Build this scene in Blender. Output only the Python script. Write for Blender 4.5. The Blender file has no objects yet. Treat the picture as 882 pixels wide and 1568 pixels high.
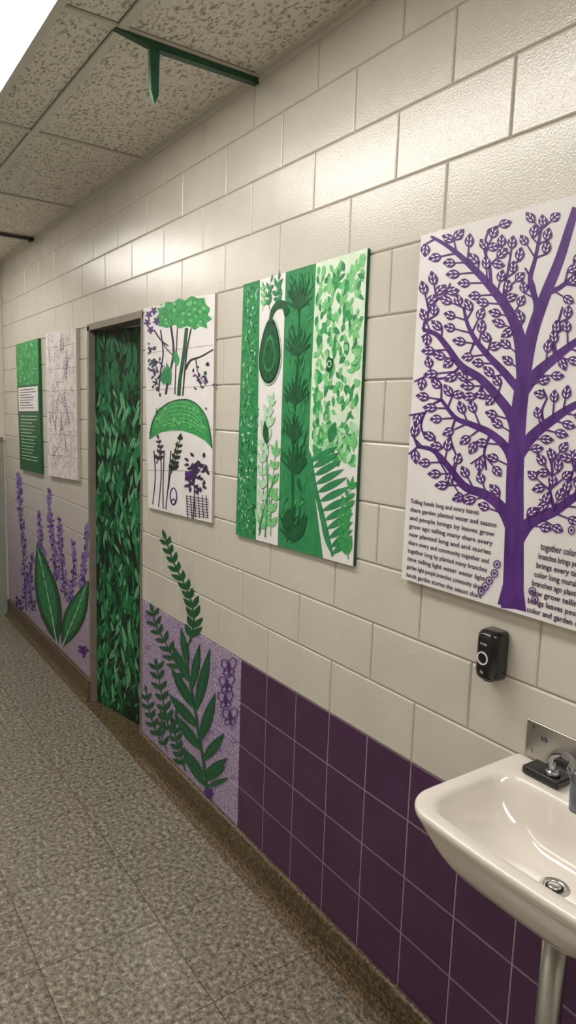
import bpy, math, random
from mathutils import Vector, Matrix
random.seed(7)
sc=bpy.context.scene
try:
    sc.view_settings.view_transform='Standard'
    sc.view_settings.look='None'
except Exception as e: print(e)

# ------------------------------------------------------------------ survey
d=1.3; H0=1.3447*d; F=1051.08
RX=(.566603,.134366,-.812962); RY=(.823336,-.052979,.565076); RD=(-.032857,.989515,.140646)
def S(u,v,y=0.0):
    """wall-plane survey: rectify a traced point to (x,z) in metres on the plane y"""
    a=(u-441,v-784,F)
    X=sum(p*q for p,q in zip(a,RX));Y=sum(p*q for p,q in zip(a,RY));D=sum(p*q for p,q in zip(a,RD))
    s=(d+y)/Y
    return (s*X,H0-s*D)
def ZD(D): return H0-D*d
CEIL=ZD(-.8632); L=.2797*d; C=.1323*d; XB=-.9567*d; D0=-.6076
XL=-4.585*d; XR=2.4; YB=-2.6

cam=bpy.data.cameras.new('camera'); co=bpy.data.objects.new('camera',cam); sc.collection.objects.link(co)
cam.sensor_fit='HORIZONTAL'; cam.sensor_width=36; cam.lens=F/882*36; cam.clip_start=.01
m=Matrix(((RX[0],-RX[1],-RX[2],0),(RY[0],-RY[1],-RY[2],-d),(-RD[0],RD[1],RD[2],H0),(0,0,0,1)))
co.matrix_world=m; sc.camera=co

# ------------------------------------------------------------------ materials
def lin(c):
    c=c/255
    return c/12.92 if c<=.04045 else ((c+.055)/1.055)**2.4
def rgb(r,g,b): return (lin(r),lin(g),lin(b),1)
def newmat(name,col,rough=.5,metal=0,coat=0,spec=.5):
    mt=bpy.data.materials.new(name); mt.use_nodes=True
    b=mt.node_tree.nodes['Principled BSDF']
    b.inputs['Base Color'].default_value=col; b.inputs['Roughness'].default_value=rough
    b.inputs['Metallic'].default_value=metal; b.inputs['Coat Weight'].default_value=coat
    b.inputs['Specular IOR Level'].default_value=spec
    return mt,mt.node_tree,b
def coords(nt,scale=(1,1,1)):
    t=nt.nodes.new('ShaderNodeTexCoord'); mp=nt.nodes.new('ShaderNodeMapping')
    mp.inputs['Scale'].default_value=scale
    nt.links.new(t.outputs['Object'],mp.inputs['Vector']); return mp.outputs[0]
def noise(nt,vec,scale,detail=3,rough=.6):
    n=nt.nodes.new('ShaderNodeTexNoise'); n.inputs['Scale'].default_value=scale
    n.inputs['Detail'].default_value=detail; n.inputs['Roughness'].default_value=rough
    nt.links.new(vec,n.inputs['Vector']); return n.outputs['Fac']
def ramp(nt,fac,stops):
    r=nt.nodes.new('ShaderNodeValToRGB'); e=r.color_ramp.elements
    while len(e)<len(stops): e.new(.5)
    for i,(p,c) in enumerate(stops): e[i].position=p; e[i].color=c
    nt.links.new(fac,r.inputs[0]); return r.outputs[0]
def bump(nt,b,h,strength,dist=.002):
    n=nt.nodes.new('ShaderNodeBump'); n.inputs['Strength'].default_value=strength; n.inputs['Distance'].default_value=dist
    nt.links.new(h,n.inputs['Height']); nt.links.new(n.outputs[0],b.inputs['Normal'])
def mottled(name,stops,scale=30,rough=.5,bs=0,bscale=200,coat=0,vscale=(1,1,1),detail=4,spec=.5):
    mt,nt,b=newmat(name,stops[0][1],rough,coat=coat,spec=spec)
    v=coords(nt,vscale)
    nt.links.new(ramp(nt,noise(nt,v,scale,detail),stops),b.inputs['Base Color'])
    if bs: bump(nt,b,noise(nt,v,bscale,2),bs)
    return mt
WALLC=rgb(207,202,191)
m_block=mottled('painted_cinder_block',[(.3,rgb(201,196,185)),(.7,rgb(211,206,195))],4,.17,.42,190,spec=.75)
m_mortar=mottled('painted_mortar',[(.3,rgb(176,169,155)),(.7,rgb(192,185,171))],60,.4,.4,300)
# lilac wash fading up into the wall paint (left mural ground)
m_wash,nt,b=newmat('lilac_wash_block',WALLC,.3)
v=coords(nt); sep=nt.nodes.new('ShaderNodeSeparateXYZ'); nt.links.new(v,sep.inputs[0])
mr=nt.nodes.new('ShaderNodeMapRange'); mr.inputs['From Min'].default_value=1.42; mr.inputs['From Max'].default_value=.35
nt.links.new(sep.outputs['Z'],mr.inputs['Value'])
li=ramp(nt,noise(nt,v,45,4),[(.35,rgb(156,136,166)),(.65,rgb(184,168,190))])
mx=nt.nodes.new('ShaderNodeMix'); mx.data_type='RGBA'; mx.inputs['A'].default_value=WALLC
nt.links.new(mr.outputs[0],mx.inputs['Factor']); nt.links.new(li,mx.inputs['B']); nt.links.new(mx.outputs['Result'],b.inputs['Base Color'])
bump(nt,b,noise(nt,v,170,2),.3)
m_lilac=mottled('lilac_sponged_paint',[(.40,rgb(134,112,152)),(.5,rgb(164,146,178)),(.60,rgb(196,182,204))],110,.45,.2,200,detail=6)
m_tile=mottled('purple_glazed_tile',[(.3,rgb(68,34,70)),(.7,rgb(79,42,81))],6,.26,.05,40,coat=.15)
m_grout=mottled('grout',[(.3,rgb(150,132,144)),(.7,rgb(168,152,160))],80,.8)
m_base=mottled('terrazzo_base',[(.38,rgb(56,46,32)),(.5,rgb(88,74,52)),(.60,rgb(126,108,80))],110,.35,detail=8)
# floor
m_floor,nt,b=newmat('speckled_terrazzo_tile',rgb(150,138,120),.18)
v=coords(nt)
spk=ramp(nt,noise(nt,v,55,8,.8),[(.40,rgb(82,76,66)),(.47,rgb(120,113,101)),(.54,rgb(144,137,124)),(.63,rgb(188,182,170))])
br=nt.nodes.new('ShaderNodeTexBrick'); br.offset=0; br.inputs['Scale'].default_value=1
br.inputs['Brick Width'].default_value=.40; br.inputs['Row Height'].default_value=.40; br.inputs['Mortar Size'].default_value=.0020
br.inputs['Color1'].default_value=(1,1,1,1); br.inputs['Color2'].default_value=(.93,.93,.92,1); br.inputs['Mortar'].default_value=(.45,.42,.38,1)
nt.links.new(v,br.inputs['Vector'])
mu=nt.nodes.new('ShaderNodeMix'); mu.data_type='RGBA'; mu.blend_type='MULTIPLY'; mu.inputs['Factor'].default_value=1
nt.links.new(spk,mu.inputs['A']); nt.links.new(br.outputs['Color'],mu.inputs['B']); nt.links.new(mu.outputs['Result'],b.inputs['Base Color'])
bump(nt,b,noise(nt,v,25,3),.10,.002)
# ceiling tile
m_ceil,nt,b=newmat('fissured_acoustic_tile',rgb(206,200,186),.9)
v=coords(nt,(1,1.8,1))
ns=noise(nt,v,58,3,.55)
cr=ramp(nt,ns,[(.28,rgb(150,140,122)),(.39,rgb(184,177,161)),(.45,rgb(224,219,208)),(.6,rgb(228,224,214))])
nt.links.new(cr,b.inputs['Base Color']); bump(nt,b,cr,.9,.006)
m_tbar=newmat('ceiling_grid_metal',rgb(208,203,192),.45)[0]
m_gap_shade=newmat('ceiling_grid_painted_shadow',rgb(130,122,108),.8)[0]  # shade along the grid bars, painted as darker flat strips
m_green_bar=mottled('green_ceiling_bracket_paint',[(.3,rgb(18,62,40)),(.7,rgb(30,84,56))],20,.4)
m_dark=newmat('black_strip',rgb(24,24,26),.5)[0]
m_light,nt,b=newmat('fluorescent_diffuser',(1,1,1,1),.5)
b.inputs['Emission Color'].default_value=(1,.955,.895,1); b.inputs['Emission Strength'].default_value=15.5
m_fill=m_light.copy(); m_fill.name='fill_light_diffuser'
m_fill.node_tree.nodes['Principled BSDF'].inputs['Emission Strength'].default_value=5  # dimmer glow for the added fill panel
m_frame=mottled('door_frame_taupe',[(.3,rgb(122,114,106)),(.7,rgb(138,130,120))],10,.4)
m_opp=mottled('painted_wall_plain',[(.3,rgb(204,199,188)),(.7,rgb(214,209,198))],3,.5)
m_far_low=mottled('grey_green_wainscot',[(.3,rgb(140,146,134)),(.7,rgb(156,160,148))],5,.5)
m_white=mottled('panel_white',[(.3,rgb(224,221,221)),(.7,rgb(234,231,231))],8,.6)
m_edge=newmat('panel_edge',rgb(180,172,160),.7)[0]
m_gedge=newmat('panel_edge_green',rgb(28,92,58),.6)[0]
m_purple=mottled('purple_paint',[(.35,rgb(70,28,108)),(.65,rgb(90,46,130))],40,.5,vscale=(1,1,.3))
m_ink=newmat('dark_ink',rgb(48,40,66),.6)[0]
m_lav=mottled('lavender_blossom',[(.35,rgb(118,88,168)),(.65,rgb(152,124,196))],90,.6)
m_g1=mottled('bright_green_paint',[(.35,rgb(30,138,66)),(.65,rgb(66,170,96))],60,.5)
m_g2=mottled('mid_green_paint',[(.35,rgb(34,124,72)),(.65,rgb(50,144,88))],30,.5)
m_g3=mottled('dark_green_paint',[(.35,rgb(12,72,42)),(.65,rgb(26,98,58))],50,.45)
m_g4=mottled('pale_green_paint',[(.35,rgb(150,206,160)),(.65,rgb(196,226,196))],50,.5)
m_g5=mottled('mint_ground',[(.35,rgb(200,224,196)),(.65,rgb(226,236,220))],25,.5)
m_black=mottled('blackish_green',[(.35,rgb(12,34,24)),(.65,rgb(20,52,34))],50,.4)
m_steel,nt,b=newmat('brushed_steel',rgb(176,174,170),.28,1)
v=coords(nt,(4,4,90)); bump(nt,b,noise(nt,v,40,2),.08,.001)
m_chrome=newmat('dark_chrome',rgb(170,172,178),.10,1)[0]
m_bluegrey=newmat('blue_grey_metal',rgb(122,132,146),.25,.85)[0]
m_porc=mottled('glazed_porcelain',[(.3,rgb(222,216,206)),(.7,rgb(227,221,212))],3,.12,coat=.6)
m_plast=newmat('black_plastic',rgb(16,15,18),.22,coat=.3)[0]
m_wht=newmat('white_print',rgb(225,225,225),.5)[0]
m_hole=newmat('drain_dark',rgb(20,18,18),.6)[0]
m_sketch=mottled('sketch_paper',[(.40,rgb(206,198,198)),(.5,rgb(224,218,216)),(.6,rgb(230,225,222))],22,.6,detail=8)

# ------------------------------------------------------------------ mesh builder
class MB:
    def __init__(s): s.v=[];s.f=[];s.m=[];s.mats=[]
    def mi(s,mat):
        if mat not in s.mats: s.mats.append(mat)
        return s.mats.index(mat)
    def add(s,vs,fs,mat):
        o=len(s.v); s.v+= [tuple(p) for p in vs]; k=s.mi(mat)
        for f in fs: s.f.append(tuple(i+o for i in f)); s.m.append(k)
    def box(s,a,b,mat):
        x0,y0,z0=a;x1,y1,z1=b
        vs=[(x0,y0,z0),(x1,y0,z0),(x1,y1,z0),(x0,y1,z0),(x0,y0,z1),(x1,y0,z1),(x1,y1,z1),(x0,y1,z1)]
        s.add(vs,[(0,3,2,1),(4,5,6,7),(0,1,5,4),(1,2,6,5),(2,3,7,6),(3,0,4,7)],mat)
    def poly(s,pts,y,mat):
        """flat wall-facing polygon, pts=(x,z)"""
        A=sum(pts[i][0]*pts[(i+1)%len(pts)][1]-pts[(i+1)%len(pts)][0]*pts[i][1] for i in range(len(pts)))
        if A<0: pts=pts[::-1]
        s.add([(p[0],y,p[1]) for p in pts],[tuple(range(len(pts)))],mat)
    def block(s,x0,x1,z0,z1,ch,dep,mat,y=0,g=.0012):
        x0+=g;x1-=g;z0+=g;z1-=g
        if x1-x0<2.5*ch or z1-z0<2.5*ch: return
        o=[(x0,y+dep,z0),(x1,y+dep,z0),(x1,y+dep,z1),(x0,y+dep,z1)]
        h=ch*.35
        mid=[(x0+h,y+dep*.35,z0+h),(x1-h,y+dep*.35,z0+h),(x1-h,y+dep*.35,z1-h),(x0+h,y+dep*.35,z1-h)]
        i=[(x0+ch,y,z0+ch),(x1-ch,y,z0+ch),(x1-ch,y,z1-ch),(x0+ch,y,z1-ch)]
        fs=[(8,9,10,11)]
        for k in range(4):
            n=(k+1)%4; fs+=[(k,n,n+4,k+4),(k+4,n+4,n+8,k+8)]
        s.add(o+mid+i,fs,mat)
    def obj(s,name,smooth=False,parent=None):
        me=bpy.data.meshes.new(name); me.from_pydata(s.v,[],s.f)
        for mt in s.mats: me.materials.append(mt)
        me.polygons.foreach_set('material_index',s.m)
        if smooth: me.polygons.foreach_set('use_smooth',[True]*len(s.f))
        me.update(); ob=bpy.data.objects.new(name,me); sc.collection.objects.link(ob)
        if parent: ob.parent=parent
        return ob
def empty(name):
    e=bpy.data.objects.new(name,None); sc.collection.objects.link(e); return e

# ------------------------------------------------------------------ room shell
OX0,OX1=-2.985*d,-2.393*d; OTOP=ZD(-.343)
BASE=ZD(1.2446); TTOP=ZD(D0+.1323*10); TX=XB-L/2*5; TH=.24
w=MB()
MY=.0050
w.box((XL-.15,MY,0),(OX0,TH,CEIL),m_mortar)
w.box((OX1,MY,0),(XR+.15,TH,CEIL),m_mortar)
w.box((OX0,MY,OTOP),(OX1,TH,CEIL),m_mortar)
for j in range(-2,15):
    z1=ZD(D0+.1323*j); z0=ZD(D0+.1323*(j+1)); z1=min(z1,CEIL); z0=max(z0,BASE)
    if z1-z0<.01: continue
    off=L/2 if j%2==0 else 0
    k=-12
    while True:
        xb=XB+off-L*k; xa=xb-L; k+=1
        if xb<XL: break
        xa2,xb2=max(xa,XL),min(xb,XR)
        if xb2-xa2<.01: continue
        segs=[(xa2,xb2)]
        if j>=2:
            segs=[]
            if xa2<OX0: segs.append((xa2,min(xb2,OX0)))
            if xb2>OX1: segs.append((max(xa2,OX1),xb2))
        for (p,q) in segs:
            if j>=10 and q>OX1: continue
            mt=m_wash if (q<=OX0+.001 and j>=5) else m_block
            w.block(p,q,z0,z1,.0045,MY,mt)
for j in range(4):
    z1=TTOP-C*j; z0=z1-C; k=-26
    while True:
        xb=XB-L/2*k; xa=xb-L/2; k+=1
        if xb<=OX1+.005: break
        xa=max(xa,OX1); xb=min(xb,XR)
        if xb-xa<.01: continue
        if xb<=TX+.01: w.block(xa,xb,z0,z1,.0022,MY*.5,m_lilac, y=.001)
        else: w.block(xa,xb,z0,z1,.0014,MY*.45,m_tile, y=.001,g=.0022)
w.box((OX1,.0028,BASE),(TX,MY,TTOP),m_lilac)
w.box((TX,.0026,BASE),(XR,MY,TTOP),m_grout)
w.obj('wall_back')

t=MB()
def cove(x0,x1):
    prof=[(-.004,BASE),(-.012,BASE-.003),(-.014,BASE-.01),(-.014,.045),(-.017,.028),(-.024,.014),(-.036,.005),(-.05,.0015),(-.05,0),(.01,0),(.01,BASE)]
    n=len(prof)
    vs=[(x0,p[0],p[1]) for p in prof]+[(x1,p[0],p[1]) for p in prof]
    fs=[(i,(i+1)%n,(i+1)%n+n,i+n) for i in range(n)]+[tuple(range(n))[::-1],tuple(range(n,2*n))]
    t.add(vs,fs,m_base)
cove(XL,OX0-.0);cove(OX1,XR)
t.obj('baseboard_back')
f=MB(); f.box((XL-.15,YB-.15,-.1),(XR+.15,TH,0),m_floor); f.obj('floor')
c=MB(); c.box((XL-.15,YB-.15,CEIL),(XR+.15,TH,CEIL+.08),m_ceil); c.obj('ceiling')
o=MB(); o.box((XL-.15,YB-.15,0),(XR+.15,YB,CEIL),m_opp); o.obj('wall_front')
o=MB(); o.box((XR,YB,0),(XR+.15,0,CEIL),m_opp); o.obj('wall_right')
o=MB(); o.box((XL-.15,YB,0),(XL,0,CEIL),m_opp)
o.box((XL,YB,0),(XL+.012,-.02,ZD(.22)),m_far_low); o.box((XL,YB,ZD(.22)),(XL+.02,-.02,ZD(.20)),m_frame)
o.obj('wall_left')
# ceiling grid
g=MB()
zt=CEIL-.009
for k in range(-5,5):
    x=-1.638*d-.752*d*k*(1)
    if XL<x<XR:
        g.box((x-.013,YB,zt),(x+.013,0,CEIL+.001),m_tbar); g.box((x-.017,YB,CEIL-.0012),(x+.017,0,CEIL+.001),m_gap_shade)
for yy in (-.48,-.665,-1.02,-1.6,-2.2):
    g.box((XL,yy-.013,zt-.001),(XR,yy+.013,CEIL+.001),m_tbar); g.box((XL,yy-.017,CEIL-.0012),(XR,yy+.017,CEIL+.001),m_gap_shade)
g.box((XL,-.022,CEIL-.004),(XR,0,CEIL),m_tbar); g.box((XL,-.004,CEIL-.022),(XR,0,CEIL),m_tbar)
g.box((XL,YB,zt),(XL+.02,0,CEIL),m_tbar)
g.obj('trim_ceiling_grid')
def troffer_or_fill(x0,x1,y0,y1,lm=None):
    q=MB(); z=CEIL-.014
    q.box((x0,y0,z),(x1,y0+.02,CEIL-.0005),m_tbar);q.box((x0,y1-.015,z),(x1,y1,CEIL-.0005),m_tbar)
    q.box((x0,y0,z),(x0+.02,y1,CEIL-.0005),m_tbar);q.box((x1-.02,y0,z),(x1,y1,CEIL-.0005),m_tbar)
    q.box((x0+.02,y0+.02,z+.003),(x1-.02,y1-.015,CEIL-.001),lm or m_light)
    q.obj('ceiling_light_fixture_or_fill')
troffer_or_fill(-3.06,-1.16,-1.02,-.665); troffer_or_fill(-.1,1.7,-1.02,-.665); troffer_or_fill(-5.7,-4.3,-1.02,-.665)
troffer_or_fill(-2.6,-.9,-2.2,-1.6,m_fill)  # unseen fill panel behind the camera, added to brighten the lower wall

# green ceiling bracket
q=MB(); bx=-1.642*d; z=CEIL-.009
def prism(pts,x0,x1,mat,mb):
    n=len(pts); vs=[(x0,)+p for p in pts]+[(x1,)+p for p in pts]
    mb.add(vs,[tuple(range(n))[::-1],tuple(range(n,2*n))]+[(i,(i+1)%n,(i+1)%n+n,i+n) for i in range(n)],mat)
prism([(-.002,z),(-.002,z-.018),(-.37,z-.022),(-.50,z-.002),(-.50,z)],bx-.013,bx+.013,m_green_bar,q)
prism([(-.358,z-.02),(-.390,z-.018),(-.386,z-.14),(-.374,z-.178),(-.361,z-.15)],bx-.008,bx+.008,m_green_bar,q)
q.obj('green_ceiling_bracket')
q=MB(); x=-3.83*d; q.box((x-.02,-.7,zt-.012),(x+.02,-.01,zt),m_dark); q.box((x-.03,-.03,zt-.02),(x+.03,-.01,zt),m_dark); q.obj('black_ceiling_strip')

# ------------------------------------------------------------------ door
e=empty('door_1')
q=MB()
q.box((OX0-.004,-.006,0),(OX0+.026,.05,OTOP),m_frame); q.box((OX0,.05,0),(OX0+.012,TH,OTOP),m_frame)
q.box((OX1-.014,-.004,0),(OX1+.004,TH,OTOP),m_frame)
q.box((OX0-.004,-.006,OTOP-.022),(OX1+.004,.05,OTOP+.012),m_frame); q.box((OX0,.05,OTOP-.014),(OX1,TH,OTOP),m_frame)
q.box((OX0,-.045,0),(OX1,TH,.006),m_base)
q.obj('frame',parent=e)
q=MB()
A=Vector((OX0+.028,.028)); B=Vector((OX1-.016,.178)); dv=B-A; Wd=dv.length; dn=dv.normalized(); nn=Vector((-dn.y,dn.x))
def DP(a,h,o=0):
    p=A+dn*a-nn*o; return (p.x,p.y,h)
zd0,zd1=.01,OTOP-.024
vs=[DP(0,zd0),DP(Wd,zd0),DP(Wd,zd1),DP(0,zd1),DP(0,zd0,-.04),DP(Wd,zd0,-.04),DP(Wd,zd1,-.04),DP(0,zd1,-.04)]
q.add(vs,[(0,1,2,3),(5,4,7,6),(4,0,3,7),(1,5,6,2),(3,2,6,7),(4,5,1,0)],m_black)
deep=mottled('deep_leaf',[(.35,rgb(24,98,60)),(.65,rgb(42,124,78))],50,.45)
soft=mottled('soft_leaf',[(.35,rgb(84,150,104)),(.65,rgb(112,176,130))],50,.45)
shades=[m_g3,m_black,m_g3,m_g2,deep,m_black,m_g3,deep,soft,m_g2,soft]
for i in range(1700):
    a=random.uniform(.01,Wd-.01); h=random.uniform(.02,zd1-.03)
    ang=random.choice([1,-1])*random.gauss(.38,.28)+math.pi/2; ln=random.uniform(.05,.14); wd=ln*random.uniform(.2,.36)
    ca,sa=math.cos(ang),math.sin(ang); pts=[]
    for (tt,ww) in [(0,0),(.25,.8),(.5,1),(.75,.7),(1,0),(.75,-.7),(.5,-1),(.25,-.8)]:
        pa=a+ca*ln*(tt-.5)-sa*wd*.5*ww; ph=h+sa*ln*(tt-.5)+ca*wd*.5*ww
        pts.append((min(max(pa,.001),Wd-.001),min(max(ph,zd0),zd1)))
    o_=.0004+.0000012*i
    arr=[DP(p[0],p[1],o_) for p in pts]
    top=h>zd1*.84
    q.add(arr,[tuple(range(8))[::-1]],random.choice([m_g3,deep,m_black,deep] if top else shades))
q.obj('painted_leaf',parent=e)

# ------------------------------------------------------------------ art helpers
def cat(pts,n=6):
    P=[pts[0]]+list(pts)+[pts[-1]]; out=[]
    for i in range(1,len(P)-2):
        for k in range(n):
            t_=k/n; a,b_,c_,e_=P[i-1],P[i],P[i+1],P[i+2]
            out.append(tuple(.5*((2*b_[j])+(-a[j]+c_[j])*t_+(2*a[j]-5*b_[j]+4*c_[j]-e_[j])*t_**2+(-a[j]+3*b_[j]-3*c_[j]+e_[j])*t_**3) for j in (0,1)))
    out.append(tuple(pts[-1])); return out
class Art:
    def __init__(s,mb,y,mp): s.mb=mb;s.y=y;s.mp=mp;s.n=0
    def yy(s,l): s.n+=1; return s.y-.0005*l-.0000008*s.n
    def poly(s,pts,mat,l=1): s.mb.poly([s.mp(*p) for p in pts],s.yy(l),mat)
    def ribbon(s,pts,w0,w1,mat,l=1,n=6,smooth=True):
        P=cat(pts,n) if smooth and len(pts)>2 else pts
        y=s.yy(l); vs=[]; N=len(P)
        for i,p in enumerate(P):
            a=P[max(i-1,0)];b_=P[min(i+1,N-1)]; dx,dy=b_[0]-a[0],b_[1]-a[1]; le=math.hypot(dx,dy) or 1
            h=(w0+(w1-w0)*i/(N-1))/2
            for sg in (1,-1):
                x,z_=s.mp(p[0]-dy/le*h*sg,p[1]+dx/le*h*sg); vs.append((x,y,z_))
        fs=[(2*i,2*i+1,2*i+3,2*i+2) for i in range(N-1)]
        s.mb.add(vs,fs,mat)
    def leaf(s,base,tip,w,mat,l=2,fat=.45):
        dx,dy=tip[0]-base[0],tip[1]-base[1]; le=math.hypot(dx,dy) or 1; nx,ny=-dy/le,dx/le
        prof=[(0,0),(.12,.5),(.28,.88),(.45,1),(.62,.88),(.8,.52),(.92,.22),(1,0)]
        up=[(base[0]+dx*t_+nx*w/2*k,base[1]+dy*t_+ny*w/2*k) for t_,k in prof]
        dn_=[(base[0]+dx*t_-nx*w/2*k,base[1]+dy*t_-ny*w/2*k) for t_,k in prof[1:-1]]
        s.poly(up+dn_[::-1],mat,l)
    def blob(s,cx,cy,rx,ry,mat,l=2,jag=0,n=14,rot=0):
        pts=[]
        for i in range(n):
            a=2*math.pi*i/n; k=1+(random.uniform(-jag,jag) if jag else 0)
            px,py=rx*k*math.cos(a),ry*k*math.sin(a)
            pts.append((cx+px*math.cos(rot)-py*math.sin(rot),cy+px*math.sin(rot)+py*math.cos(rot)))
        s.poly(pts,mat,l)
    def ring(s,cx,cy,rx,ry,w_,mat,l=3,n=18,rot=0):
        pts=[]
        for i in range(n+1):
            a=2*math.pi*i/n; px,py=rx*math.cos(a),ry*math.sin(a)
            pts.append((cx+px*math.cos(rot)-py*math.sin(rot),cy+px*math.sin(rot)+py*math.cos(rot)))
        s.ribbon(pts,w_,w_,mat,l,smooth=False)
    def outleaf(s,base,tip,w,mat,bg,l=3):
        s.leaf(base,tip,w,mat,l)
        dx,dy=tip[0]-base[0],tip[1]-base[1]; le=math.hypot(dx,dy); nx,ny=-dy/le,dx/le
        for sg in (1,-1):
            for (f0,f1) in ((.18,.46),(.48,.78)):
                c0=(base[0]+dx*f0+nx*w*.10*sg,base[1]+dy*f0+ny*w*.10*sg); c1=(base[0]+dx*f1+nx*w*.27*sg,base[1]+dy*f1+ny*w*.27*sg)
                s.leaf(c0,c1,w*.15,bg,l+1)
    def sprig(s,pts,ln,w,mat,l=2,step=12,t0=0.05,ang=.75,stem=2,term=True,taper=.5,stemmat=None):
        P=cat(pts,10); s.ribbon(pts,stem,stem*.6,stemmat or mat,l)
        acc=0; sg=1; tot=sum(math.dist(P[i],P[i+1]) for i in range(len(P)-1)); run=0
        for i in range(len(P)-1):
            sl=math.dist(P[i],P[i+1]); acc+=sl; run+=sl
            if acc>=step and run/tot>t0:
                acc=0; a=math.atan2(P[i+1][1]-P[i][1],P[i+1][0]-P[i][0]); k=1-taper*run/tot
                for sg in (1,-1):
                    aa=a+sg*(ang+random.uniform(-.12,.12)); le=ln*k*random.uniform(.85,1.1)
                    s.leaf(P[i],(P[i][0]+math.cos(aa)*le,P[i][1]+math.sin(aa)*le),w*k,mat,l)
        if term:
            a=math.atan2(P[-1][1]-P[-3][1],P[-1][0]-P[-3][0]); s.leaf(P[-1],(P[-1][0]+math.cos(a)*ln*.7,P[-1][1]+math.sin(a)*ln*.7),w*.6,mat,l)
def text_mesh(mb,body,x,z,size,width,y,mat,bold=0):
    cu=bpy.data.curves.new('t','FONT'); cu.body=body; cu.size=size; cu.offset=bold; cu.resolution_u=2
    ob=bpy.data.objects.new('t',cu); sc.collection.objects.link(ob)
    dg=bpy.context.evaluated_depsgraph_get(); dg.update(); me=bpy.data.meshes.new_from_object(ob.evaluated_get(dg))
    xs=[v_.co.x for v_ in me.vertices] or [0,1]
    k=width/max(xs) if width else 1
    mb.add([(x+v_.co.x*k,y,z+v_.co.y) for v_ in me.vertices],[tuple(p.vertices) for p in me.polygons],mat)
    bpy.data.objects.remove(ob); bpy.data.curves.remove(cu)
TKN=.02
def panel(corners_px,front,edge,thick=TKN,world=None):
    """TL,TR,BR,BL"""
    y=-thick; cs=world or [S(p[0],p[1],y) for p in corners_px]
    mb=MB(); fr=[(c_[0],y,c_[1]) for c_ in cs]; bk=[(c_[0],-.0005,c_[1]) for c_ in cs]
    mb.add(fr,[(3,2,1,0)],front)
    mb.add(fr+bk,[(0,1,5,4),(1,2,6,5),(2,3,7,6),(3,0,4,7),(4,5,6,7)],edge)
    W=math.dist(cs[0],cs[1]);Hh=math.dist(cs[0],cs[3])
    def muv(a,b_):  # metres from top-left: right, down
        u,v_=a/W,b_/Hh
        return tuple((cs[0][k]*(1-u)+cs[1][k]*u)*(1-v_)+(cs[3][k]*(1-u)+cs[2][k]*u)*v_ for k in (0,1))
    return mb,y,muv,W,Hh,cs
def pxmap(y): return lambda u,v_: S(u,v_,y)

# ------------------------------------------------------------------ purple tree poster
a_=S(643,362,-TKN); b_=S(616,890,-TKN); x0=(a_[0]+b_[0])/2; x1=-.497*d
rt=S(882,297,-TKN); rb=S(882,961,-TKN)
zt_=(a_[1]+rt[1])/2; zb_=(b_[1]+rb[1])/2
mb,y,muv,W,Hh,cs=panel(None,m_white,m_edge,world=[(x0,zt_),(x1,zt_),(x1,zb_),(x0,zb_)])
A=Art(mb,y,pxmap(y))
def RB(pts,w0,w1): A.ribbon(pts,w0,w1,m_purple,1,8)
trunk=[(784,932),(786,900),(787,850),(788,790),(789,720),(794,640),(800,590),(808,540),(818,500),(836,450),(856,400),(872,350),(882,318)]
A.poly([(762,925),(770,895),(775,850),(797,850),(801,895),(806,937)],m_purple,1)
RB(trunk,34,11) 
branches=[
 ([(802,585),(796,520),(780,478),(752,440),(722,408),(690,380),(660,362)],22,4),
 ([(797,600),(772,570),(748,545),(728,520),(716,496),(710,470)],14,4),
 ([(792,680),(784,640),(764,610),(736,580),(706,560),(684,530),(668,512),(648,505)],18,6),
 ([(790,730),(778,690),(752,664),(722,650),(698,640),(676,612)],16,5),
 ([(788,820),(770,780),(744,758),(712,745),(688,716),(664,690),(640,684)],20,5),
 ([(706,560),(690,575),(672,580),(655,575)],5,3),
 ([(752,440),(750,410),(742,380),(748,352)],6,3),
 ([(780,478),(772,450),(778,415),(782,390)],6,3),
 ([(812,520),(822,470),(812,430),(820,395),(830,345)],12,4),
 ([(822,490),(818,440),(804,410)],6,3),
 ([(836,450),(858,440),(882,420),(905,400)],9,4),
 ([(800,600),(822,572),(850,548),(880,525),(920,500)],20,8),
 ([(850,548),(848,520),(856,490),(862,470)],6,3),
 ([(792,700),(815,668),(850,640),(882,620),(930,600)],20,8),
 ([(834,652),(830,630),(838,610)],5,3),
 ([(790,830),(812,800),(850,782),(882,760),(930,735)],22,9),
 ([(850,782),(842,750),(846,720),(838,690)],6,3),
 ([(870,768),(872,740),(882,710)],5,3),
 ([(752,664),(742,690),(745,720)],5,3),
 ([(736,580),(742,612)],4,3),
 ([(665,692),(690,735),(712,768)],3,2),
 ([(676,612),(656,625),(645,650),(652,672)],4,3),
 ([(728,520),(718,545)],4,3),
 ([(698,640),(690,670),(700,700)],4,3),
]
centers=[]
def dist_seg(p,a,b2):
    dx,dy=b2[0]-a[0],b2[1]-a[1]; t_=max(0,min(1,((p[0]-a[0])*dx+(p[1]-a[1])*dy)/(dx*dx+dy*dy+1e-9)))
    return math.hypot(p[0]-a[0]-dx*t_,p[1]-a[1]-dy*t_)
thick=[cat(b2[0],4) for b2 in branches if b2[1]>=12]
trunkc=cat(trunk,4)
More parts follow.
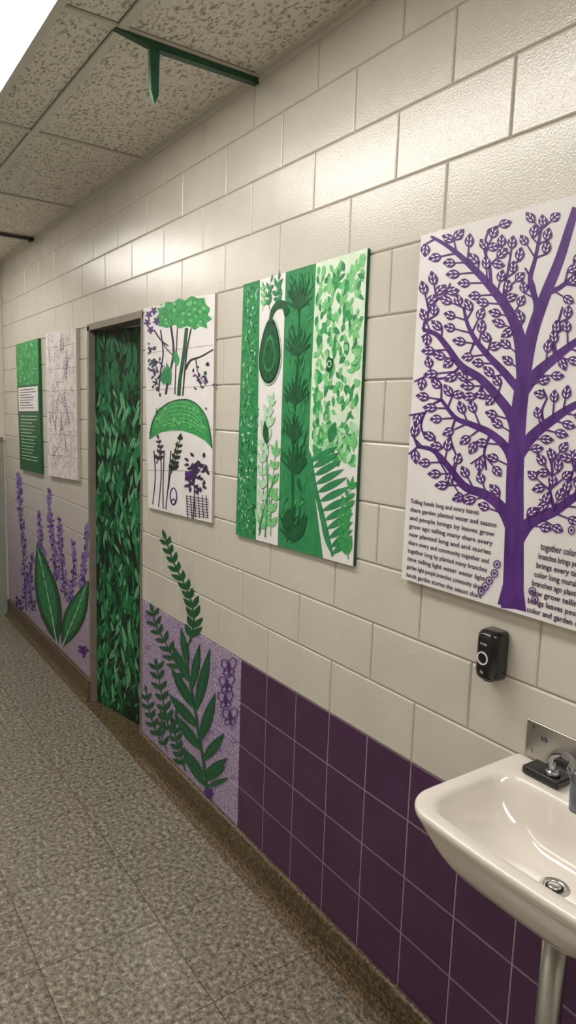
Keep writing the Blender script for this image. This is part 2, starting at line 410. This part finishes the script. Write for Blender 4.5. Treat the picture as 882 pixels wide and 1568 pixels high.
def ok(p,q_):
    c_=((p[0]+q_[0])/2,(p[1]+q_[1])/2)
    for t_ in (p,q_,c_):
        if t_[0]<643-.051*(t_[1]-362)+6 or t_[1]<362-.272*(t_[0]-643)+6: return False
        if t_[1]>752+.25*(t_[0]-622) and t_[0]<772: return False
        if t_[1]>812+.25*(t_[0]-800) and t_[0]>790: return False
        if t_[0]>1040: return False
    if any(math.dist(c_,o2)<15.5 for o2 in centers): return False
    for i in range(len(trunkc)-1):
        if dist_seg(c_,trunkc[i],trunkc[i+1])<24 or dist_seg(q_,trunkc[i],trunkc[i+1])<16: return False
    for tr in thick:
        for i in range(len(tr)-1):
            k=1-i/len(tr)
            if dist_seg(c_,tr[i],tr[i+1])<6+7*k or dist_seg(q_,tr[i],tr[i+1])<4+6*k: return False
    return True
for pts,w0,w1 in branches: RB(pts,w0,w1)
extra=[([(648,505),(655,480),(668,460),(680,455)],0,0),([(640,684),(634,668)],0,0)]
for pts,w0,w1 in branches+extra:
    P=cat(pts,10); acc=10; N=len(P); side=1
    if w0==0: RB(pts,4,3)
    for i in range(2,N):
        acc+=math.dist(P[i],P[i-1])
        if acc>19 or i==N-1:
            acc=0; a0=math.atan2(P[i][1]-P[i-1][1],P[i][0]-P[i-1][0])
            for sg in ((1,-1,0) if i==N-1 else (1,-1)):
                ang=a0+sg*random.uniform(.65,1.05); tl=random.uniform(14,26)
                if sg==0: tl=8
                tw=(P[i][0]+math.cos(ang)*tl,P[i][1]+math.sin(ang)*tl)
                made=False
                for (fr_,aa) in ((1,0),(.8,.95),(.75,-.95),(.35,.95),(.3,-.95)):
                    b0=(P[i][0]+(tw[0]-P[i][0])*fr_,P[i][1]+(tw[1]-P[i][1])*fr_)
                    ll=random.uniform(19,24); tp=(b0[0]+math.cos(ang+aa)*ll,b0[1]+math.sin(ang+aa)*ll)
                    if ok(b0,tp):
                        A.outleaf(b0,tp,14.5,m_purple,m_white,3); centers.append(((b0[0]+tp[0])/2,(b0[1]+tp[1])/2)); made=True
                if made: A.ribbon([P[i],tw],3,2.2,m_purple,2)
words="community garden murals grow with leaves and branches telling stories about the neighborhood where seeds were planted long ago by many hands people share water light and time together every season brings new color".split()
def para(px0,py0,px1,nl,lh,size):
    a0=S(px0,py0,y); a1=S(px1,py0,y); wd=a1[0]-a0[0]; zz=a0[1]; xx=a0[0]
    for i in range(nl):
        ln=' '.join(random.choice(words) for _ in range(6))
        text_mesh(mb,ln.capitalize() if i==0 else ln,xx,zz-lh*i,size,(wd*(1-.012*i) if i else wd*.8),y-.0012,m_ink,.0002)
para(629,770,765,10,.0218,.0165)
zt0=S(812,838,y)[1]
for i in range(8):
    xx=S(828-min(i,6)*2.2,840,y)[0]
    text_mesh(mb,' '.join(random.choice(words) for _ in range(6)),xx,zt0-.0205*i,.018 if i else .022,x1-.02-xx,y-.0012,m_ink,.0003)
for (cx,cy) in [(762,864),(758,878),(750,889),(744,898),(738,905),(816,905),(820,918),(704,760),(876,812)]:
    A.ring(cx,cy,5,6,1.8,m_purple,3,10); A.blob(cx,cy,2,2.5,m_purple,3)
mb.obj('purple_tree_poster')

# ------------------------------------------------------------------ four-stripe botanical panel
mb,y,muv,W,Hh,cs=panel([(373,436),(563,380),(541,867),(361,818)],m_white,m_gedge,.011)
A=Art(mb,y,muv)
s1,s2,s3=.165*W,.40*W,.645*W
s1b,s2b,s3b=.21*W,.415*W,.79*W
A.poly([(0,0),(s1,0),(s1b,Hh),(0,Hh)],m_g2,1)
A.poly([(s2,0),(s3,0),(s3,.62*Hh),(s3b,Hh),(s2b,Hh)],m_g2,1)
A.poly([(s3,0),(W,0),(W,.62*Hh),(s3,.62*Hh)],m_g5,1)
def scatter(n,x0,x1,y0,y1,ln,wd,mats,l,vert=1.0):
    for i in range(n):
        a,b2=random.uniform(x0+.008,x1-.008),random.uniform(y0+.01,y1-.01); an=math.pi/2+random.gauss(0,vert); le=random.uniform(*ln)
        dx,dy=math.cos(an)*le/2,math.sin(an)*le/2
        q0=(max(x0,min(x1,a-dx)),max(y0,min(y1,b2-dy)));q1=(max(x0,min(x1,a+dx)),max(y0,min(y1,b2+dy)))
        if math.dist(q0,q1)>.006: A.leaf(q0,q1,random.uniform(*wd),random.choice(mats),l)
scatter(560,.004,s1,.004,Hh-.004,(.012,.026),(.004,.008),[m_g1,m_g1,m_g3,m_g1,m_g4,soft],2)
scatter(60,s1-.004,s1b-.004,.45*Hh,Hh-.004,(.014,.03),(.006,.01),[m_g2,m_g3,m_g1],2)
lime=mottled('leaf_lime',[(.35,rgb(92,184,104)),(.65,rgb(136,206,140))],50,.5)
scatter(300,s3+.004,W-.004,.01,.62*Hh,(.022,.042),(.012,.019),[m_g1,lime,lime,m_g2],2,.7)
cx=(s2+s3)/2
for (yc,n,le,mt) in [(.14,9,.10,m_g3),(.30,9,.09,m_g3),(.47,9,.10,m_g3),(.60,8,.08,m_g3),(.72,9,.11,m_g3),(.97,9,.12,m_g3)]:
    off=(0 if yc<.65 else .02)
    for k in range(n):
        an=-math.pi/2+(k-(n-1)/2)*.30; l2=le*random.uniform(.8,1.25)
        tx=max(s2+.006,min(s3-.004,cx+off+math.cos(an)*l2*.9))
        A.leaf((cx+off,yc*Hh),(tx,yc*Hh+math.sin(an)*l2),.012,mt,3)
A.ribbon([(cx,.02*Hh),(cx+.005,.3*Hh),(cx-.004,.6*Hh),(cx+.015,.97*Hh)],.006,.012,m_g3,2)
A.leaf((s2b+.03,.93*Hh),(s2b+.09,.84*Hh),.05,m_g3,4); A.leaf((s2b+.11,.96*Hh),(s2b+.16,.86*Hh),.035,m_g3,4)
scatter(150,s2+.004,s3-.004,.01,Hh*.98,(.02,.06),(.004,.009),[m_g1,m_g3],2,.5)
# avocado with hooked stalk
ax,ay=.285*W,.27*Hh
def drop(sc_,mat,l):
    pts=[]
    for i in range(28):
        t_=2*math.pi*i/28; up_=max(0,-math.sin(t_)); r=sc_*(.085 if math.sin(t_)>0 else .120)
        pts.append((ax+math.cos(t_)*.064*sc_*(1-.22*up_),ay+.02+math.sin(t_)*r))
    A.poly(pts,mat,l)
drop(1.12,m_g4,3); drop(1.05,m_black,4); drop(.95,m_g3,5); drop(.6,m_g2,6); drop(.48,m_g3,7)
A.ribbon([(ax,ay-.095),(ax+.006,ay-.125),(ax+.035,ay-.145),(ax+.075,ay-.14),(ax+.095,ay-.11)],.018,.03,m_g3,5)
A.sprig([(.37*W,.115*Hh),(.33*W,.06*Hh),(.34*W,.02*Hh)],.045,.018,m_g2,3,.022,stem=.003,taper=.2)
A.sprig([(.27*W,.12*Hh),(.25*W,.06*Hh),(.27*W,.02*Hh)],.04,.016,m_g2,3,.022,stem=.003,taper=.2)
A.sprig([(.20*W,.12*Hh),(.21*W,.07*Hh),(.20*W,.03*Hh)],.03,.014,lime,3,.022,stem=.003,taper=.2)
for (pts,ln,wd,mt) in [([(.25*W,.97*Hh),(.27*W,.82*Hh),(.25*W,.66*Hh),(.30*W,.52*Hh)],.065,.030,m_g4),([(.35*W,.97*Hh),(.35*W,.80*Hh),(.37*W,.64*Hh)],.055,.026,lime),([(.30*W,.64*Hh),(.27*W,.54*Hh),(.31*W,.46*Hh)],.055,.026,m_g4),([(.24*W,.98*Hh),(.29*W,.88*Hh),(.36*W,.82*Hh)],.055,.022,lime)]:
    A.sprig(pts,ln,wd,mt,3,.035,stem=.004,taper=.2,stemmat=m_g2)
A.leaf((.29*W,.62*Hh),(.26*W,.53*Hh),.036,m_g3,5)
A.ribbon([(.24*W,.96*Hh),(.30*W,.84*Hh),(.38*W,.73*Hh)],.008,.004,m_g2,4); A.ribbon([(.30*W,.98*Hh),(.31*W,.82*Hh),(.29*W,.66*Hh)],.006,.004,m_g2,4)
# big fern lower right
A.poly([(s3,.62*Hh),(W,.62*Hh),(W,Hh),(s3b,Hh)],m_white,1)
scatter(90,s3+.02,W-.004,.53*Hh,.68*Hh,(.03,.05),(.014,.022),[m_g4,m_g1,lime],2,.6)
st=[(.86*W,.985*Hh),(.80*W,.88*Hh),(.72*W,.76*Hh),(.675*W,.66*Hh)]
A.ribbon(st,.012,.006,m_g2,3)
P=cat(st,8)
for i in range(1,len(P),2):
    p=P[i]; k=1-.3*i/len(P)
    A.leaf(p,(min(W-.006,p[0]+.17*k),p[1]-.07*k),.022,m_g2,4)
    A.leaf(p,(p[0]-.055*k,p[1]-.07*k),.015,m_g2,4)
st=[(.97*W,.98*Hh),(.93*W,.86*Hh),(.965*W,.74*Hh)]
A.sprig(st,.05,.018,m_g1,5,.022,stem=.004,taper=.2)
A.leaf((.80*W,.60*Hh),(.84*W,.53*Hh),.04,m_g2,4)
A.blob(.78*W,.34*Hh,.02,.02,m_g3,4,.35); A.ring(.78*W,.34*Hh,.009,.009,.004,m_g4,5)
mb.obj('botanical_stripe_panel')

# ------------------------------------------------------------------ tree-and-dome panel
mb,y,muv,W,Hh,cs=panel([(221,472),(329,449),(324,801),(227,777)],m_white,m_edge,.012)
A=Art(mb,y,pxmap(y))
for yy0,yy1 in [(541,528),(598,590),(662,657),(720,722)]:
    A.ribbon([(224,yy0),(327,yy1)],1,1,m_edge,1)
can=[(243,499),(238,488),(244,480),(241,472),(252,470),(254,462),(266,463),(274,457),(284,460),(294,453),(304,457),(313,456),(315,466),(322,472),(318,482),(325,488),(316,494),(318,503),(306,499),(298,505),(288,498),(276,503),(268,497),(256,502)]
A.poly(can,m_g1,3)
for i in range(60): 
    px,py=random.uniform(246,314),random.uniform(462,498); A.blob(px,py,2.2,2.5,random.choice([m_g2,lime,m_g2]),4,.3,7)
for pts,w0 in [([(262,500),(266,540),(258,580),(254,604)],3),([(286,502),(282,540),(276,580),(274,606)],5),([(293,503),(286,540),(280,606)],2),([(246,505),(250,540),(246,570),(243,600)],2),([(272,500),(270,545),(268,604)],1.5),([(258,530),(246,520),(236,505)],2),([(266,545),(256,535),(250,525)],1.5)]:
    A.ribbon(pts,w0,w0*1.1,m_ink if w0<4 else m_g3,2)
A.ribbon([(284,566),(292,552),(308,546),(327,535)],3.5,1.5,m_black,3); A.ribbon([(300,548),(304,572),(316,590)],1.5,1,m_black,3)
for c0 in [(228,482),(226,494),(236,476),(240,492),(231,505)]:
    for k in range(5):
        an=k*1.257+.3; A.leaf(c0,(c0[0]+math.cos(an)*6,c0[1]+math.sin(an)*7),3.4,m_purple,3)
for (sx,sy,n) in [(236,560,26),(243,580,22),(232,530,10),(308,575,9),(316,560,8),(312,586,6),(300,570,5)]:
    for k in range(n):
        px,py=sx+random.gauss(0,4.5),sy+random.gauss(0,9); an=random.uniform(0,6.28)
        A.leaf((max(px,227),py),(max(227,px+math.cos(an)*6),py+math.sin(an)*7),3,random.choice([m_ink,m_purple,m_g3]),3)
A.leaf((272,560),(268,536),9,m_g1,4)
for k in range(10): px=random.uniform(250,262);A.leaf((px,590),(px+random.uniform(-5,5),560+random.uniform(-8,8)),4,m_g2,3)
dome=[(230,672),(233,650),(241,632),(254,620),(270,613),(288,612),(303,620),(315,636),(321,655),(325,686),(314,674),(298,665),(280,659),(262,658),(246,662)]
A.poly(dome,m_g1,3)
for k in range(6): 
    o2=k*6; A.ribbon([(238+k,655-o2*.5),(262,648-o2),(290,648-o2),(314-k,665-o2)],1,1,lime,4)
for i in range(50):
    px=random.uniform(240,316);py=random.uniform(625,655); A.blob(px,py,1.8,1.8,random.choice([m_g2,lime]),4,.3,6)
A.ribbon(dome[:10],1.6,1.6,m_g3,5)
for pts in [[(236,690),(238,730),(234,772)],[(246,684),(247,730),(243,776)],[(252,690),(250,735),(250,779)],[(262,690),(258,740),(254,780)],[(272,676),(262,720),(258,750)]]: A.ribbon(pts,1.6,1.3,m_ink,2)
A.sprig([(262,725),(270,700),(276,672)],13,7,m_black,4,8,stem=1.5)
A.sprig([(240,710),(246,690),(243,672)],11,6,m_ink,4,8,stem=1.2)
for (sx,sy,n,sp) in [(296,725,26,8),(304,712,14,8),(308,745,8,7),(288,735,10,6),(316,718,6,3)]:
    for k in range(n):
        px,py=min(318,sx+random.gauss(0,sp*.6)),sy+random.gauss(0,sp); an=random.uniform(0,6.28)
        A.leaf((px,py),(min(322,px+math.cos(an)*8),py+math.sin(an)*9),4.5,random.choice([m_ink,m_purple,m_ink]),3)
A.ribbon([(296,795),(298,760),(297,725)],1.8,1.2,m_ink,3)
for k in range(6): A.ribbon([(286+k*6,758),(288+k*6,793)],1,1,m_ink,3)
for k in range(8): A.ribbon([(285,759+k*4),(320,765+k*4)],.9,.9,m_ink,3)
A.ring(266,760,5,13,1.6,m_purple,3); A.ring(266,768,3,4,1.5,m_ink,4)
mb.obj('tree_and_dome_panel')

# ------------------------------------------------------------------ sketch panel and green notice
mb,y,muv,W,Hh,cs=panel([(70,511),(116,502),(119,736),(74,728)],m_sketch,m_edge,.02)
A=Art(mb,y,muv)
m_line=newmat('pencil_line',rgb(138,126,136),.7)[0]
for i in range(75):
    a,b2=random.uniform(.06*W,.9*W),random.uniform(.02*Hh,.95*Hh)
    pts=[(a,b2)]
    for k in range(3): pts.append((max(.02*W,min(.97*W,pts[-1][0]+random.uniform(-.09,.09))),max(.01*Hh,min(.98*Hh,pts[-1][1]+random.uniform(-.06,.06)))))
    A.ribbon(pts,.0034,.0022,m_line,1,4)
for i in range(16):
    bx0=random.uniform(.12*W,.85*W); by0=random.uniform(.12*Hh,.95*Hh)
    A.sprig([(bx0,by0),(bx0+random.uniform(-.02,.02),by0-.05),(bx0+random.uniform(-.03,.03),by0-.10)],.028,.009,m_line,2,.018,stem=.003,taper=.3)
for i in range(6): A.ribbon([(0,(.1+.15*i)*Hh),(W,(.1+.15*i)*Hh)],.002,.002,m_line,1)
mb.obj('pencil_sketch_panel')
mb,y,muv,W,Hh,cs=panel([(24,528),(58,518),(63,726),(31,718)],m_g3,m_gedge,.02)
A=Art(mb,y,muv)
A.poly([(0,0),(W,0),(W,.33*Hh),(0,.33*Hh)],m_g1,1)
for i in range(160):
    a,b2=random.uniform(.01,W-.02),random.uniform(.01,.31*Hh); an=random.uniform(0,6.28); A.leaf((a,b2),(min(W,max(0,a+math.cos(an)*.03)),b2+abs(math.sin(an))*.03),.009,random.choice([m_g4,m_g2,m_g3]),2)
A.poly([(.05*W,.345*Hh),(.95*W,.345*Hh),(.95*W,.53*Hh),(.05*W,.53*Hh)],m_white,2)
for i in range(8): A.ribbon([(.12*W,(.365+.02*i)*Hh),((.6+.3*random.random())*W,(.365+.02*i)*Hh)],.005,.005,m_ink,3)
for i in range(14): A.ribbon([(.12*W,(.57+.026*i)*Hh),((.6+.3*random.random())*W,(.57+.026*i)*Hh)],.005,.005,m_g4,3)
mb.obj('green_notice_board')

# ------------------------------------------------------------------ leaf mural right of door
mb=MB(); A=Art(mb,-.0008,pxmap(-.0008))
A.sprig([(290,985),(297,955),(294,925),(284,897),(270,870),(262,850),(254,826)],24,9.5,m_g3,2,13,ang=.6,stem=3,taper=.35)
A.sprig([(318,1222),(312,1170),(304,1120),(296,1070),(287,1020),(288,985)],4,2,m_g3,2,60,stem=4.5,taper=.2,term=False)
for b0,tp,wd in [((314,1195),(346,1172),13),((313,1185),(350,1160),12),((311,1165),(344,1122),15),((307,1135),(330,1060),16),((300,1090),(322,992),15),((294,1055),(306,985),12),
    ((313,1190),(276,1142),14),((309,1150),(266,1092),15),((304,1115),(258,1062),15),((298,1085),(262,1022),15),((291,1045),(262,985),13),((288,1020),(277,960),11),((316,1205),(282,1160),9),((316,1205),(352,1190),8)]:
    A.leaf(b0,tp,wd,m_g3,3); A.ribbon([b0,((b0[0]*.2+tp[0]*.8),(b0[1]*.2+tp[1]*.8))],1,.6,m_g2,4)
A.sprig([(292,1045),(270,1015),(254,985),(240,960),(234,938)],22,8,m_g3,2,13,stem=2.5,taper=.3)
A.sprig([(262,1128),(254,1095),(246,1055),(240,1020)],20,8,m_g3,2,13,stem=2,taper=.2)
A.sprig([(246,1135),(236,1112),(228,1085),(224,1060)],17,7,m_g3,2,12,stem=2,taper=.2)
A.sprig([(284,1180),(276,1155),(268,1125),(270,1095)],18,8,m_g3,2,12,stem=2,taper=.2)
A.sprig([(256,1150),(246,1120),(250,1095)],14,6,m_g3,2,12,stem=1.5,taper=.2)
for c0 in [(350,1022),(347,1048),(345,1072),(352,1098)]:
    for (dx,dy,rx,ry,ro) in [(-4,-4,6,9,-.6),(5,-5,6,10,.5),(-3,6,4,6,.4),(4,5,4,6,-.4)]:
        A.ring(c0[0]+dx,c0[1]+dy,rx,ry,1.4,m_purple,3,12,ro)
    A.ribbon([(c0[0],c0[1]-10),(c0[0]+1,c0[1]+12)],1.5,1.2,m_purple,3)
for k in range(7):
    an=k*.9; A.leaf((320,1215),(320+math.cos(an)*9,1215+math.sin(an)*12),4,m_purple,4)
for i in range(26):
    px,py=random.uniform(225,362),0; py=random.uniform(940+(px-218)*.62,1060+(px-218)*1.0)
    A.ring(px,py,3,3,1,m_lav,1,8)
mb.obj('fern_branch_mural')

# ------------------------------------------------------------------ lavender mural left of door
mb=MB(); A=Art(mb,-.0008,pxmap(-.0008))
def lavender(pts,w0=11,n=130):
    A.ribbon(pts,1.2,2,m_g3,1); P=cat(pts,12)
    for i in range(n):
        t_=random.random()**.8; p=P[int(t_*(len(P)-1))]; sp=w0*(.25+.75*t_)/2
        px,py=p[0]+random.uniform(-sp,sp),p[1]+random.uniform(-3,3); an=random.choice([-.9,-2.2])+random.uniform(-.3,.3)
        A.leaf((px,py),(px+math.cos(an)*4,py+math.sin(an)*6),3,random.choice([m_lav,m_lav,m_purple]),2)
lavender([(29,728),(31,780),(36,850),(40,935)],11,170)
lavender([(75,752),(76,790),(82,840),(87,890)],11,140)
lavender([(60,788),(63,830),(72,880)],10,80)
lavender([(90,796),(94,850),(100,915)],10,120)
lavender([(134,806),(131,850),(124,900)],10,120)
lavender([(112,832),(113,870),(108,925)],9,80)
lavender([(50,850),(46,890),(50,935)],9,60)
def bigleaf(b0,tp,wd):
    A.leaf(b0,tp,wd*1.06,m_black,4); A.leaf(b0,tp,wd,m_g3,5); dx,dy=tp[0]-b0[0],tp[1]-b0[1]; le=math.hypot(dx,dy); nx,ny=-dy/le,dx/le
    mid=lambda t_,o2:(b0[0]+dx*t_+nx*o2,b0[1]+dy*t_+ny*o2)
    A.leaf(mid(.1,0),mid(.93,0),wd*.72,m_g2,6)
    A.ribbon([b0,mid(.5,1),mid(.95,0)],2,.8,m_g4,7)
    for k in range(6):
        t_=.15+.12*k
        for sg in (1,-1): A.ribbon([mid(t_,0),mid(t_+.12,sg*wd*.3)],1,.6,m_g3,7)
bigleaf((88,985),(57,832),34); bigleaf((96,990),(136,888),30)
for i in range(14):
    px,py=128+random.gauss(0,4),996+random.gauss(0,5); A.blob(px,py,2.2,2.5,m_purple,4,.3,7)
for i in range(10):
    px,py=28+random.gauss(0,4),925+random.gauss(0,8); A.blob(px,py,2,2.5,m_purple,4,.3,7)
mb.obj('lavender_mural')

# ------------------------------------------------------------------ sink
def rrect(hx,yf,yb,rf,rb,z,n=8,bow=0.0,cx=0):
    pts=[]
    for (cx_,cy_,r,a0) in [(-hx+rb,yb-rb,rb,90),(-hx+rf,yf+rf,rf,180),(hx-rf,yf+rf,rf,270),(hx-rb,yb-rb,rb,0)]:
        for k in range(n+1):
            a=math.radians(a0+90*k/n); pts.append((cx_+r*math.cos(a),cy_+r*math.sin(a)))
    out=[]
    for (x,y_) in pts:
        if y_<(yf+yb)/2: y_-=bow*(1-(x/hx)**2)
        out.append((cx+x,y_,z))
    res=[]
    N=len(out)
    for i in range(N):
        a=out[i];b2=out[(i+1)%N]; res.append(a)
        if i%(n+1)==n:
            for k in range(1,5):
                t_=k/5; x=a[0]+(b2[0]-a[0])*t_; yv=a[1]+(b2[1]-a[1])*t_
                if i==2*n+1: 
                    xx=(x-cx)/hx
                    yv=yf-bow*(1-xx*xx)
                res.append((x,yv,z))
    return res
SX=-.518*d; SZ=ZD(.575)
e=empty('wall_mounted_sink')
loops=[rrect(.085,-.22,-.05,.08,.03,SZ-.165),
 rrect(.13,-.27,-.02,.09,.03,SZ-.158),
 rrect(.175,-.315,-.004,.09,.015,SZ-.13,bow=.004),
 rrect(.205,-.343,-.002,.085,.012,SZ-.09,bow=.008),
 rrect(.222,-.358,-.001,.075,.010,SZ-.05,bow=.010),
 rrect(.230,-.365,-.001,.07,.010,SZ-.028,bow=.012),
 rrect(.236,-.371,-.001,.07,.010,SZ-.018,bow=.012),
 rrect(.237,-.372,-.001,.07,.010,SZ-.006,bow=.012),
 rrect(.232,-.367,-.002,.068,.010,SZ+.000,bow=.012),
 rrect(.214,-.349,-.085,.062,.05,SZ-.001,bow=.010),
 rrect(.204,-.339,-.093,.06,.05,SZ-.004,bow=.010),
 rrect(.197,-.331,-.100,.06,.05,SZ-.014,bow=.009),
 rrect(.186,-.318,-.108,.07,.055,SZ-.045,bow=.006),
 rrect(.165,-.300,-.118,.08,.06,SZ-.080,bow=.004),
 rrect(.125,-.265,-.135,.06,.06,SZ-.106),
 rrect(.07,-.225,-.160,.032,.032,SZ-.116),
 rrect(.026,-.212,-.170,.02,.02,SZ-.120)]
q=MB(); n=len(loops[0]); vs=[p for l_ in loops for p in l_]
fs=[]
for i in range(len(loops)-1):
    for k in range(n):
        k2=(k+1)%n; fs.append((i*n+k,(i+1)*n+k,(i+1)*n+k2,i*n+k2)[::-1])
fs.append(tuple(range(n))[::-1]); fs.append(tuple((len(loops)-1)*n+k for k in range(n)))
q.add([(p[0]+SX,p[1],p[2]) for p in vs],fs,m_porc)
ob=q.obj('basin',smooth=True,parent=e)
bm_mod=ob.modifiers.new('s','SUBSURF'); bm_mod.levels=1; bm_mod.render_levels=2
def lathe(mb,prof,cx,cy,mat,n=32):
    vs=[];fs=[]
    for (r,z_) in prof:
        for k in range(n):
            a=2*math.pi*k/n; vs.append((cx+r*math.cos(a),cy+r*math.sin(a),z_))
    for i in range(len(prof)-1):
        for k in range(n):
            k2=(k+1)%n; fs.append((i*n+k,i*n+k2,(i+1)*n+k2,(i+1)*n+k))
    fs.append(tuple(range(n))[::-1]); fs.append(tuple((len(prof)-1)*n+k for k in range(n)))
    mb.add(vs,fs,mat)
q=MB(); zb=SZ-.1195
lathe(q,[(.027,zb-.004),(.028,zb+.001),(.026,zb+.003),(.019,zb+.001),(.018,zb-.002)],SX,-.191,m_steel)
lathe(q,[(.017,zb-.001),(.017,zb+.001),(.006,zb+.002)],SX,-.191,m_hole)
lathe(q,[(.012,zb+.001),(.013,zb+.004),(.010,zb+.006),(.004,zb+.007)],SX,-.191,m_steel)
q.obj('drain',smooth=True,parent=e)
q=MB()
lathe(q,[(.030,SZ-.20),(.032,SZ-.165),(.024,SZ-.16)],SX+.012,-.19,m_steel)
lathe(q,[(.0235,.0),(.0235,SZ-.19)],SX+.012,-.19,m_steel)
lathe(q,[(.05,.0),(.05,.006),(.03,.02),(.024,.03)],SX+.012,-.19,m_steel)
q.obj('support_pipe',smooth=True,parent=e)
def tube(mb,pts,r,mat,n=14,taper=None):
    P=[Vector(p) for p in pts]; vs=[];fs=[]; up=None
    for i,p in enumerate(P):
        t_=(P[min(i+1,len(P)-1)]-P[max(i-1,0)]).normalized()
        a=t_.cross(Vector((.3,1,.2))).normalized(); b2=t_.cross(a)
        rr=r*(taper[i] if taper else 1)
        for k in range(n):
            an=2*math.pi*k/n; vs.append(p+a*rr*math.cos(an)+b2*rr*math.sin(an))
    for i in range(len(P)-1):
        for k in range(n):
            k2=(k+1)%n; fs.append((i*n+k,i*n+k2,(i+1)*n+k2,(i+1)*n+k))
    fs.append(tuple(range(n))[::-1]); fs.append(tuple((len(P)-1)*n+k for k in range(n)))
    mb.add([tuple(v_) for v_ in vs],fs,mat)
def rbox(name,a,b,mat,bev,parent):
    q=MB(); q.box(a,b,mat); ob=q.obj(name,parent=parent); mo=ob.modifiers.new('b','BEVEL'); mo.width=bev; mo.segments=3
    return ob
# faucet
e2=empty('sink_faucet')
fx=-.62*d
rbox('black_base',(fx-.038,-.078,SZ+.0005),(fx+.05,-.025,SZ+.018),m_plast,.004,e2)
q=MB()
arc=[(fx+.022,-.055,SZ+.016),(fx+.019,-.056,SZ+.040),(fx+.028,-.060,SZ+.064),(fx+.055,-.07,SZ+.078),(fx+.09,-.10,SZ+.086),(-.535*d,-.135,SZ+.088),(-.510*d,-.160,SZ+.086)]
A2=[]
for i in range(len(arc)-1):
    for k in range(5):
        P0=Vector(arc[max(i-1,0)]);P1=Vector(arc[i]);P2=Vector(arc[i+1]);P3=Vector(arc[min(i+2,len(arc)-1)]);t_=k/5
        A2.append(.5*((2*P1)+(P2-P0)*t_+(2*P0-5*P1+4*P2-P3)*t_*t_+(-P0+3*P1-3*P2+P3)*t_**3))
A2.append(Vector(arc[-1]))
tube(q,A2,.0085,m_chrome)
q.obj('spout_neck',smooth=True,parent=e2)
q=MB(); lathe(q,[(.013,SZ+.036),(.017,SZ+.038),(.018,SZ+.06),(.019,SZ+.09),(.018,SZ+.105),(.013,SZ+.115),(.004,SZ+.118)],-.505*d,-.165,m_bluegrey)
q.obj('spout_head',smooth=True,parent=e2)
q=MB(); lathe(q,[(.016,SZ+.017),(.016,SZ+.024),(.012,SZ+.028)],fx+.022,-.055,m_chrome); q.obj('collar',smooth=True,parent=e2)
e3=empty('steel_backplate')
rbox('plate',(-.684*d,-.006,ZD(.573)),(-.40*d,-.0005,ZD(.508)),m_steel,.0015,e3)
q=MB()
for xx in (-.672*d,-.415*d):
    for zz in (ZD(.518),ZD(.562)): 
        vs=[(xx+.004*math.cos(a),-.0075,zz+.004*math.sin(a)) for a in [2*math.pi*k/12 for k in range(12)]]
        q.add(vs,[tuple(range(12))],m_chrome)
text_mesh(q,'bb',-.655*d,ZD(.535),.018,None,-.0066,m_ink,.0002)
q.obj('screws',parent=e3)

# ------------------------------------------------------------------ soap dispenser
e=empty('soap_dispenser')
DX=-.757*d; DZ=ZD(.412); hh=.058; hw=.030
def cap(z,k,r=.024): 
    return [(DX+p[0]*k,-.003+(p[1]+0)*1.0,z) for p in rrect(hw,-.055*min(1,k+.0),0,min(r,hw-.002),.006,0)]
lv=[(DZ-hh,.72),(DZ-hh+.002,.86),(DZ-hh+.008,.96),(DZ-hh+.02,1),(DZ,1),(DZ+hh-.02,1),(DZ+hh-.009,.97),(DZ+hh-.003,.88),(DZ+hh,.72)]
q=MB(); lo=[cap(z_,k) for z_,k in lv]; n=len(lo[0]); vs=[p for l_ in lo for p in l_]; fs=[]
for i in range(len(lo)-1):
    for k in range(n):
        k2=(k+1)%n; fs.append((i*n+k,i*n+k2,(i+1)*n+k2,(i+1)*n+k))
fs.append(tuple(range(n))[::-1]); fs.append(tuple((len(lo)-1)*n+k for k in range(n)))
q.add(vs,fs,m_plast); q.obj('body',smooth=True,parent=e)
q=MB(); rr=[]
for rad,yy_ in ((.0155,-.0585),(.0155,-.0605),(.0125,-.0605),(.0125,-.0585)):
    rr.append([(DX+rad*math.cos(2*math.pi*k/28),yy_,DZ-.004+rad*math.sin(2*math.pi*k/28)) for k in range(28)])
vs=[p for l_ in rr for p in l_]; fs=[(i*28+k,i*28+(k+1)%28,((i+1)%4)*28+(k+1)%28,((i+1)%4)*28+k) for i in range(4) for k in range(28)]
q.add(vs,fs,m_wht)
text_mesh(q,'soap',DX-.010,DZ+.028,.009,.02,-.0592,m_wht); text_mesh(q,'lo.',DX-.004,DZ-.04,.012,None,-.0592,m_wht)
q.obj('push_ring',parent=e)
q=MB(); lathe(q,[(.014,DZ-hh-.004),(.016,DZ-hh),(.016,DZ-hh+.003)],DX,-.03,m_plast); q.obj('nozzle',smooth=True,parent=e)

wd=bpy.data.worlds.new('world'); sc.world=wd; wd.use_nodes=True
wd.node_tree.nodes['Background'].inputs[0].default_value=(1,.95,.88,1); wd.node_tree.nodes['Background'].inputs[1].default_value=.3
